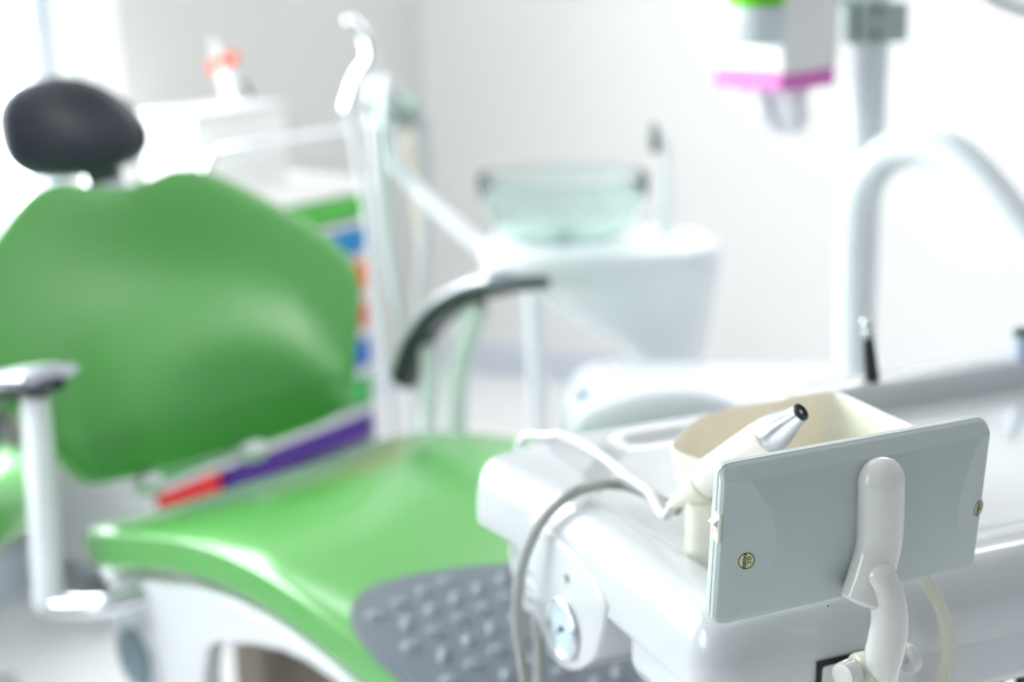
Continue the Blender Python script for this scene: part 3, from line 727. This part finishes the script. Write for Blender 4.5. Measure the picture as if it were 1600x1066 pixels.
obj('grip', lathe([(0.0, -0.02), (0.0085, -0.02), (0.0090, 0.004), (0.0090, l2 * 0.78), (0.0, l2 * 0.78)], c2, d2, 24), mat('pale_blue_metal', (190, 202, 222), 0.3, metal=0.5, mottle=0.02), h2_)
obj('head', lathe([(0.0, l2 * 0.76), (0.0085, l2 * 0.76), (0.0085, l2 * 0.9), (0.006, l2), (0.0, l2 * 1.02)], c2, d2, 24), MT['screw'], h2_)

# ================================================================== SUPPLY UNIT behind: cabinet, pole, gooseneck, cuspidor
uc = at(1175, 640, 2.22); uc.z = 0
unit = thing('supply_unit', 'white dental supply cabinet carrying the cuspidor, pole and gooseneck', 'dental unit', uc)
ca = [(at(898, 640, 2.12) - uc), (at(1480, 640, 1.98) - uc)]
NR = 24
def cab(q, z, x0=-0.315, x1=0.235, y0=-0.13, y1=0.13):
    X = V3((cos(radians(8)), -sin(radians(8)), 0)); Y = V3((sin(radians(8)), cos(radians(8)), 0))
    pl = rpoly([(x0 + q, y0 + q), (x1 - q, y0 + q), (x1 - q, y1 - q), (x0 + q, y1 - q)], [max(0.01, 0.09 - q)] * 4)
    return [uc + X * a + Y * b + UP * z for a, b in pl]
CZ = 0.66
obj('cabinet', rings([cab(0.01, 0.02), cab(0, 0.03), cab(0, CZ - 0.075), cab(0.006, CZ - 0.04), cab(0.02, CZ - 0.015), cab(0.045, CZ - 0.002), cab(0.08, CZ)]), MT['white_pl'], unit, smooth=60)
obj('knob', lathe([(0, -0.002), (0.008, -0.002), (0.008, 0.010), (0.006, 0.013), (0, 0.013)], at(911, 618, 2.02), V3((-0.3, -0.9, 0.3)), 20), MT['bluecap'], unit, label='small blue knob')
# curved front lid, darker edge line
lid = [at(x, y, 1.955) for x, y in ((885, 700), (888, 664), (903, 640), (940, 622), (1000, 606), (1060, 602), (1110, 612), (1160, 634), (1195, 665), (1200, 700))]
lo = lid[0]
lx = (lid[-1] - lid[0]).normalized()
pts2 = [((p - lo).x, (p - lo).z) for p in lid]
pts2 = [(pts2[0][0], pts2[0][1] - 0.12)] + pts2 + [(pts2[-1][0], pts2[-1][1] - 0.12)]
obj('front_lid', pillow(pts2, lo, V3((1, 0, 0)), UP, V3((0, -1, 0)), 0.03, None, p=3, R=14, back=0.06), MT['white_pl'], unit, smooth=60)
# pole
pt, pbm = at(1352, 120, 2.17), at(1341, 540, 2.17)
py_ = V3((pt.x, pt.y, 0))
obj('pole', lathe([(0.0, CZ - 0.02), (0.0305, CZ - 0.02), (0.0305, 2.1), (0.0, 2.1)], V3((at(1341, 400, 2.17).x, 2.17, 0)), UP, 40), MT['pole'], unit, smooth=50)
# gooseneck
gy = 2.00
gn = [(1338, 610, 2.0), (1338, 540, 2.0), (1337, 450, 2.0), (1337, 370, 1.995), (1343, 312, 1.985), (1362, 266, 1.97), (1397, 236, 1.95), (1440, 227, 1.92), (1484, 240, 1.89), (1526, 276, 1.86), (1566, 324, 1.83), (1616, 395, 1.79), (1670, 470, 1.74), (1720, 560, 1.69)]
GP = [at(*p) for p in gn]
obj('gooseneck', tube([GP[0] - UP * 0.1] + GP, 0.0275, 32, n=8), MT['pole'], unit, smooth=60)
fl = at(1338, 575, 2.0)
obj('collar', lathe([(0.0, -0.06), (0.055, -0.06), (0.052, -0.01), (0.036, 0.0), (0.030, 0.004), (0.0, 0.004)], V3((fl.x, fl.y, CZ + 0.05)), UP, 32), MT['white_pl'], unit)
# neck to the cuspidor
PY = 2.50
# cuspidor body: stacked ellipses lofted down to a grey outlet
def ell(px0, px1, py, y, b=0.75, n=48, dz=0.0, e=1.0):
    a, c = at(px0, py, y), at(px1, py, y); m = (a + c) / 2; h = (c.x - a.x) / 2
    res = []
    for k in range(n):
        w = 2 * pi * k / n
        res.append(V3((m.x + h * math.copysign(abs(cos(w)) ** e, cos(w)), y + h * b * math.copysign(abs(sin(w)) ** e, sin(w)), m.z + dz)))
    return res
cus = unit
obj('cuspidor_body', rings([ell(985, 1090, 572, PY, 0.9), ell(978, 1098, 560, PY, 0.9), ell(960, 1105, 540, PY, 0.85), ell(920, 1108, 515, PY, 0.8), ell(870, 1112, 485, PY, 0.75), ell(835, 1118, 450, PY, 0.7), ell(800, 1122, 430, PY, 0.68), ell(770, 1124, 412, PY, 0.7), ell(760, 1120, 395, PY, 0.68)]), MT['white_pl'], cus, smooth=60)
obj('outlet_ring', rings([ell(990, 1086, 590, PY, 0.9), ell(988, 1088, 572, PY, 0.9)]), MT['holder'], cus, smooth=60, label='grey outlet ring under the cuspidor')
def plat(k, z, py=380):
    c = at(937, py, PY); w = 0.215; d = 0.15; res = []
    for i in range(56):
        a = 2 * pi * i / 56; e = 0.72
        res.append(V3((c.x + (w - k) * math.copysign(abs(cos(a)) ** e, cos(a)), c.y + (d - k) * math.copysign(abs(sin(a)) ** e, sin(a)), z)))
    return res
zp = at(937, 370, PY).z
obj('cuspidor_top', rings([plat(0.02, zp - 0.050), plat(0.004, zp - 0.046), plat(0, zp - 0.03), plat(0.002, zp - 0.012), plat(0.01, zp - 0.003), plat(0.02, zp), plat(0.06, zp)]), MT['white_pl'], cus, smooth=60)
# spittoon glass bowl
gc = at(880, 352, 2.47); gcz = zp
bw = obj('glass_bowl', lathe([(0.0, 0.010), (0.05, 0.011), (0.10, 0.020), (0.128, 0.042), (0.141, 0.080), (0.144, 0.116), (0.147, 0.118), (0.150, 0.116), (0.148, 0.080), (0.134, 0.038), (0.104, 0.013), (0.05, 0.003), (0.0, 0.002)], V3((gc.x, gc.y, gcz)), UP, 64, close=False), MT['glass'], unit, smooth=60, label='clear greenish glass spittoon bowl')
obj('drain', lathe([(0.0, 0.0118), (0.022, 0.0118), (0.020, 0.016), (0.0, 0.016)], V3((gc.x, gc.y, gcz)), UP, 24), MT['drain'], bw)
# cup filler spout and tap
s1 = at(1040, 372, 2.52)
sp_x, sp_y = s1.x, s1.y
obj('cup_filler', tube([V3((sp_x, sp_y, zp - 0.01)), V3((sp_x - 0.001, sp_y, zp + 0.08)), V3((sp_x - 0.004, sp_y, zp + 0.16)), at(1022, 205, 2.52)], [0.010, 0.007, 0.006, 0.006], 14), MT['pole'], unit)
obj('filler_tip', tube([at(1023, 238, 2.519), at(1022, 215, 2.519), at(1022, 194, 2.519)], [0.0075, 0.0085, 0.007], 12), MT['screw'], unit)
obj('tap_button', lathe([(0, -0.004), (0.012, -0.004), (0.010, 0.008), (0, 0.010)], at(968, 398, 2.40), UP, 20), MT['bluecap'], unit)
# two drain pipes
obj('drain_pipe', tube([at(832, 445, 2.62), at(838, 560, 2.62), at(843, 700, 2.62), at(846, 800, 2.62)], 0.018, 16), MT['white_pl'], unit)

# pole clamp
cc = V3((at(1341, 400, 2.17).x, 2.17, at(1362, 35, 2.13).z))
cl = obj('pole_clamp', box(cc + V3((0.012, -0.012, 0)), 0.072, 0.062, 0.060), MT['clampm'], unit, bevel=0.006)
for dz in (0.019, -0.019):
    obj('screw', lathe([(0, 0), (0.0065, 0), (0.0060, 0.004), (0, 0.0045)], cc + V3((0.0, -0.043, dz)), V3((0, -1, 0)), 18), MT['screw'], cl)
obj('clamp_jaw', box(cc + V3((-0.034, -0.012, 0)), 0.012, 0.05, 0.062), MT['teal'], cl, bevel=0.003)

# ================================================================== TISSUE BOX, hanging in a bracket on the pole
# corner edge towards us at px 1222
TBa = radians(41)
tx = V3((cos(TBa), sin(TBa), 0)); ty = V3((-sin(TBa), cos(TBa), 0))
k0 = at(1220, 118, 2.02)
zb = at(1220, 142, 2.02).z; zt = at(1220, -40, 2.02).z
def tbp(a, b, z): return V3((k0.x, k0.y, 0)) + tx * a + ty * b + UP * z
A_, B_ = 0.125, 0.122
tis = thing('tissue_box', 'white tissue box with a pink band hanging upside down by the pole', 'tissue box', tbp(A_ / 2, B_ / 2, zb))
def rect(z, g=0.0): return [tbp(-g, -g, z), tbp(A_ + g, -g, z), tbp(A_ + g, B_ + g, z), tbp(-g, B_ + g, z)]
zband = zb + 0.027
obj('carton', rings([rect(zband), rect(zt)]), MT['card'], tis, smooth=0, bevel=0.001)
obj('pink_band', rings([rect(zb), rect(zband)]), MT['pink'], tis, smooth=0, bevel=0.001, label='pink band round the box')
cen = tbp(A_ * 0.5, B_ * 0.5, zb)
tsr = []
for z, r in ((0.0, 0.050), (-0.02, 0.046), (-0.045, 0.034), (-0.07, 0.016)):
    tsr.append([cen + V3((r * (1 + 0.35 * sin(3 * w + z * 60)) * cos(w) + (-z) * 0.35, r * 0.6 * (1 + 0.3 * cos(5 * w)) * sin(w), z)) for w in [2 * pi * k / 40 for k in range(40)]])
obj('tissue', rings(tsr), MT['tissue'], tis, smooth=60, label='crumpled tissue pulled out below')
# bracket clip: grey sheath on both visible faces
tb2 = thing('tissue_holder', 'grey bracket with a round cup sleeve on the pole, gripping the tissue box', 'holder', tbp(A_ / 2, B_ / 2, zt))
zs0 = at(1220, 66, 2.02).z; zs1 = at(1220, 8, 2.02).z
g = 0.004
hcn = tbp(-0.047, 0.010, 0)
obj('sleeve', lathe([(0.0, zs0), (0.040, zs0), (0.042, zs0 + 0.004), (0.043, zs1), (0.040, zs1), (0.039, zs0 + 0.006), (0.0, zs0 + 0.005)], hcn, UP, 40), MT['holder'], tb2, smooth=50, label='grey round cup sleeve')
obj('side_plate', prism([(0.0, zs0 - 0.045), (A_, zs0 - 0.04), (A_, zs1 - 0.004), (0.0, zs1 - 0.008)], tbp(0, -0.003, 0), tx, UP, ty, 0.0, 0.0025), MT['card'], tb2, smooth=0)
obj('support_arm', tube([tbp(A_ - 0.002, B_ * 0.4, zs1 + 0.0), tbp(A_, B_ * 0.4, zs1), V3((cc.x - 0.03, cc.y - 0.01, zs1))], 0.006, 12, smooth=False), MT['teal'], tb2)
lp = thing('lime_cup', 'bright lime green cup standing in the grey sleeve beside the tissue box', 'cup', tbp(-0.035, B_ * 0.55, zs1))
cupc = tbp(-0.047, 0.010, 0)
lp.location = cupc + UP * (zs0 + 0.006)
obj('cup_body', lathe([(0.0, 0.001), (0.030, 0.001), (0.0375, 0.05), (0.043, zs1 - zs0 + 0.002), (0.044, 0.13), (0.042, 0.13), (0.036, 0.05), (0.028, 0.004), (0.0, 0.003)], cupc + UP * (zs0 + 0.006), UP, 36), MT['lime'], lp)

# ================================================================== DENTAL LAMP head (top right edge)
lc_ = at(1650, -58, 1.95)
lampo = thing('dental_lamp', 'round white dental lamp head peeping in at the top right corner', 'lamp', lc_)
ld = V3((-0.25, -0.55, -0.8)).normalized()
obj('lamp_head', lathe([(0.0, -0.06), (0.05, -0.055), (0.095, -0.03), (0.113, 0.0), (0.116, 0.012), (0.108, 0.014), (0.100, 0.006), (0.0, 0.002)], lc_, ld, 48), MT['white_en'], lampo, smooth=50)
obj('reflector', lathe([(0.0, 0.003), (0.092, 0.007), (0.092, 0.009), (0.0, 0.004)], lc_, ld, 40), MT['chrome'], lampo)
obj('lamp_arm', tube([lc_ - ld * 0.05, lc_ - ld * 0.10 + UP * 0.05, V3((cc.x + 0.12, 2.15, 1.75)), V3((cc.x + 0.035, 2.17, 1.72))], 0.013, 14), MT['pole'], lampo)

# ================================================================== ASSISTANT'S HANDPIECES AND HOSES
AY = 2.62
ah = thing('instrument_stand', 'grey holder bar for suction handpieces on a white arm from the cuspidor', 'instrument holder', at(615, 190, AY))
obj('holder_bar', tube([at(575, 172, AY + 0.01), at(610, 163, AY), at(652, 163, AY - 0.02)], [0.018, 0.022, 0.016], 20, flat=0.8, flat_dir=UP), MT['teal'], ah)
obj('support_arm', tube([at(612, 180, AY + 0.02), at(618, 250, AY + 0.01), at(660, 305, AY - 0.02), at(710, 350, AY - 0.05), at(775, 408, AY - 0.09)], [0.015, 0.015, 0.014, 0.014, 0.014], 16), MT['white_pl'], ah)
AG = "suction and spray hoses on the assistant's holder"
sy = thing('air_water_syringe', "chrome air-water syringe with hooked nozzle, tallest in the assistant's holder", 'syringe', at(560, 180, AY))
obj('nozzle', tube([at(547, 32, AY), at(558, 42, AY), at(571, 60, AY), at(577, 84, AY), at(574, 104, AY)], [0.009, 0.009, 0.010, 0.011, 0.012], 14, dome0=True), MT['chrome'], sy)
obj('grip', tube([at(575, 100, AY), at(563, 118, AY), at(553, 140, AY - 0.005), at(543, 168, AY - 0.01)], [0.013, 0.015, 0.014, 0.012], 16, dome0=True, dome1=True), MT['chrome'], sy)
obj('hose', tube([at(545, 170, AY), at(552, 200, AY), at(566, 280, AY), at(580, 380, AY), at(592, 480, AY), at(606, 590, AY), at(617, 700, AY), at(622, 800, AY)], 0.0085, 14), MT['hose_w'], sy)
def suction(label, m1, m2, head, hosep, r=0.013, rh=0.009):
    t = thing('suction_handpiece', label, 'suction handpiece', at(*head[0]), AG)
    obj('grip', tube([at(*p) for p in head], r, 16, dome0=True), m1, t)
    obj('hose', tube([at(*p) for p in hosep], rh, 14), m2, t)
suction("white suction handpiece right behind the chrome syringe with a straight pale hose", MT['white_pl'], MT['hose_w'],
        [(585, 95, 2.66), (583, 140, 2.66), (580, 195, 2.66)], [(580, 190, 2.66), (588, 280, 2.66), (600, 380, 2.66), (622, 480, 2.66), (642, 560, 2.66), (652, 700, 2.66), (655, 800, 2.66)])
suction("white suction handpiece with short rounded head and grey-green hose falling straight down", MT['white_pl'], MT['teal'],
        [(604, 128, 2.60), (602, 160, 2.60), (598, 200, 2.60)], [(598, 195, 2.60), (604, 290, 2.60), (612, 400, 2.60), (630, 520, 2.60), (668, 640, 2.60), (675, 760, 2.60)], rh=0.007)
suction("grey suction handpiece whose hose arches out to the right and down", MT['teal'], MT['hose_w'],
        [(632, 150, 2.64), (634, 175, 2.64), (636, 200, 2.64)], [(630, 165, 2.64), (646, 168, 2.64), (660, 190, 2.64), (667, 240, 2.64), (668, 300, 2.64), (664, 380, 2.65), (656, 460, 2.66), (650, 560, 2.66), (650, 760, 2.66)], r=0.011, rh=0.011)
bh = thing('beige_hose', 'thin beige hose hanging from the holder bar towards the floor', 'hose', at(640, 200, 2.7))
obj('hose_run', tube([at(632, 185, 2.70), at(640, 240, 2.70), at(652, 320, 2.70), at(662, 420, 2.70), at(668, 520, 2.70), at(672, 700, 2.70), at(672, 800, 2.70)], 0.008, 12), MT['hose_b'], bh)

# ================================================================== STORAGE CART with coloured drawers, along the left wall
KA = radians(36)
KD = V3((sin(KA), cos(KA), 0)); KN = V3((cos(KA), -sin(KA), 0))
KO = wall_pt(0.98, 0.60, 0) - KD * 0.98 - KN * 0.42
def cp(t, n, z): return KO + KD * t + KN * n + V3((0, 0, z))
def cart_t(px, py=500, n=0.42):
    q = onp(px, py, cp(0, n, 0), KN) - KO; return q.dot(KD), q.z
NF = 0.42
t_l, t_r = cart_t(225, 700)[0], cart_t(592, 600)[0]
cart = thing('drawer_cart', 'white drawer cart with rainbow coloured drawers against the left wall', 'cart', cp((t_l + t_r) / 2, 0.25, 0))
def cbox(t0, t1, n0, n1, z0, z1): return box(cp((t0 + t1) / 2, (n0 + n1) / 2, (z0 + z1) / 2), n1 - n0, t1 - t0, z1 - z0, KN, KD, UP)
ztop = cart_t(545, 282)[1]
obj('carcass', join(cbox(t_l, t_r, 0.08, 0.10, 0.08, ztop), cbox(t_l, t_l + 0.02, 0.08, NF, 0.08, ztop), cbox(t_r - 0.02, t_r, 0.08, NF, 0.08, ztop), cbox(t_l, t_r, 0.08, NF, 0.08, 0.10)), MT['cart'], cart, smooth=0, bevel=0.004)
obj('worktop', cbox(t_l - 0.02, t_r + 0.0, 0.06, NF + 0.02, ztop - 0.03, ztop), MT['card'], cart, smooth=0, bevel=0.006)
rows = [(293, 334, 'd_green', 'green drawer'), (350, 388, 'd_blue', 'blue drawer'), (398, 452, 'd_orange', 'orange drawer'), (462, 508, 'd_coral', 'coral drawer'), (522, 568, 'd_blue2', 'deep blue drawer'), (582, 628, 'd_green2', 'mid green drawer')]
for k, (y0, y1, mm, lb) in enumerate(rows):
    za, zb_ = cart_t(575, y0)[1], cart_t(575, y1)[1]
    d = obj('drawer', cbox(t_l + 0.025, t_r - 0.03, 0.12, NF + 0.004, zb_, za), MT[mm], cart, smooth=0, bevel=0.006, label=lb)
    obj('handle', tube([cp(t_l + 0.2, NF + 0.004, za - 0.02), cp(t_l + 0.22, NF + 0.02, za - 0.02), cp(t_l + 0.38, NF + 0.02, za - 0.02), cp(t_l + 0.40, NF + 0.004, za - 0.02)], 0.005, 10, smooth=False), MT['cart'], d)
    obj('shelf_lip', cbox(t_l + 0.02, t_r - 0.02, 0.10, NF + 0.008, zb_ - 0.022, zb_ - 0.008), MT['cart'], cart, smooth=0, bevel=0.002)
za, zb_ = cart_t(575, 640)[1], cart_t(575, 682)[1]
tm = cart_t(345, 715)[0]
obj('drawer', cbox(tm + 0.008, t_r - 0.03, 0.12, NF + 0.004, zb_, za), MT['d_purple'], cart, smooth=0, bevel=0.006, label='purple bottom drawer')
obj('drawer', cbox(t_l + 0.025, tm - 0.008, 0.12, NF + 0.004, zb_ - 0.0, za), MT['d_red'], cart, smooth=0, bevel=0.006, label='red bottom drawer')
for a in (t_l + 0.06, t_r - 0.06):
    for n in (0.13, NF - 0.05):
        w = obj('caster', lathe([(0.0, -0.012), (0.036, -0.012), (0.040, -0.008), (0.040, 0.008), (0.036, 0.012), (0.0, 0.012)], cp(a, n, 0.040), KN, 24), MT['holder'], cart)
# rail handle above the worktop
zr_ = cart_t(545, 205)[1]; ta = cart_t(330, 250)[0]
obj('rail', tube([cp(ta - 0.03, NF - 0.02, ztop + 0.0), cp(ta - 0.015, NF - 0.02, ztop + 0.04), cp(ta + 0.02, NF - 0.02, zr_ - 0.01), cp(ta + 0.09, NF - 0.02, zr_), cp((ta + t_r) / 2, NF - 0.02, zr_), cp(t_r - 0.06, NF - 0.02, zr_), cp(t_r - 0.02, NF - 0.02, zr_ - 0.02), cp(t_r - 0.01, NF - 0.02, ztop)], 0.0105, 14), MT['chrome'], cart)

# white box and the mixing gun on the cart
bx = thing('white_carton', 'white cardboard box on the cart below the orange collared tool', 'box', cp(0.42, 0.28, ztop))
def ct_n(px, py, n): 
    q = onp(px, py, cp(0, n, 0), KN) - KO; return q.dot(KD), q.z
b0_, z0_ = ct_n(300, 190, 0.36); b1_, z1_ = ct_n(445, 170, 0.36)
bx.location = cp((b0_ + b1_) / 2, 0.26, ztop)
obj('carton', cbox(b0_, b1_, 0.20, 0.36, ztop + 0.001, ct_n(300, 188, 0.36)[1]), MT['card'], bx, smooth=0, bevel=0.003)
obj('lid', cbox(b0_ - 0.003, b1_ + 0.003, 0.197, 0.363, ct_n(300, 188, 0.36)[1], ct_n(300, 188, 0.36)[1] + 0.012), MT['cart'], bx, smooth=0, bevel=0.002)
gt = thing('orange_collar_tool', 'white applicator with an orange collar and grey tip leaning above the white box', 'applicator', at(378, 185, 3.25))
gy_ = 3.25
gb0, gb1 = at(380, 182, gy_), at(348, 100, gy_)
dg = (gb1 - gb0).normalized(); lg = (gb1 - gb0).length
obj('barrel', lathe([(0.0, -0.03), (0.024, -0.03), (0.024, lg * 0.4), (0.018, lg * 0.95), (0.0, lg * 0.95)], gb0, dg, 24), MT['white_pl'], gt)
obj('collar', tube([gb1 - V3((0.018, 0, 0.008)), gb1 + V3((0.020, 0, 0.010))], 0.015, 16, smooth=False, dome0=True, dome1=True), MT['orange'], gt, label='orange collar')
obj('plunger', lathe([(0.0, lg), (0.011, lg), (0.009, lg + 0.05), (0.012, lg + 0.055), (0.0, lg + 0.06)], gb0, dg, 16), MT['holder'], gt)
obj('side_clip', tube([at(378, 128, gy_), at(385, 140, gy_), at(391, 152, gy_)], 0.006, 10), MT['slate'], gt)
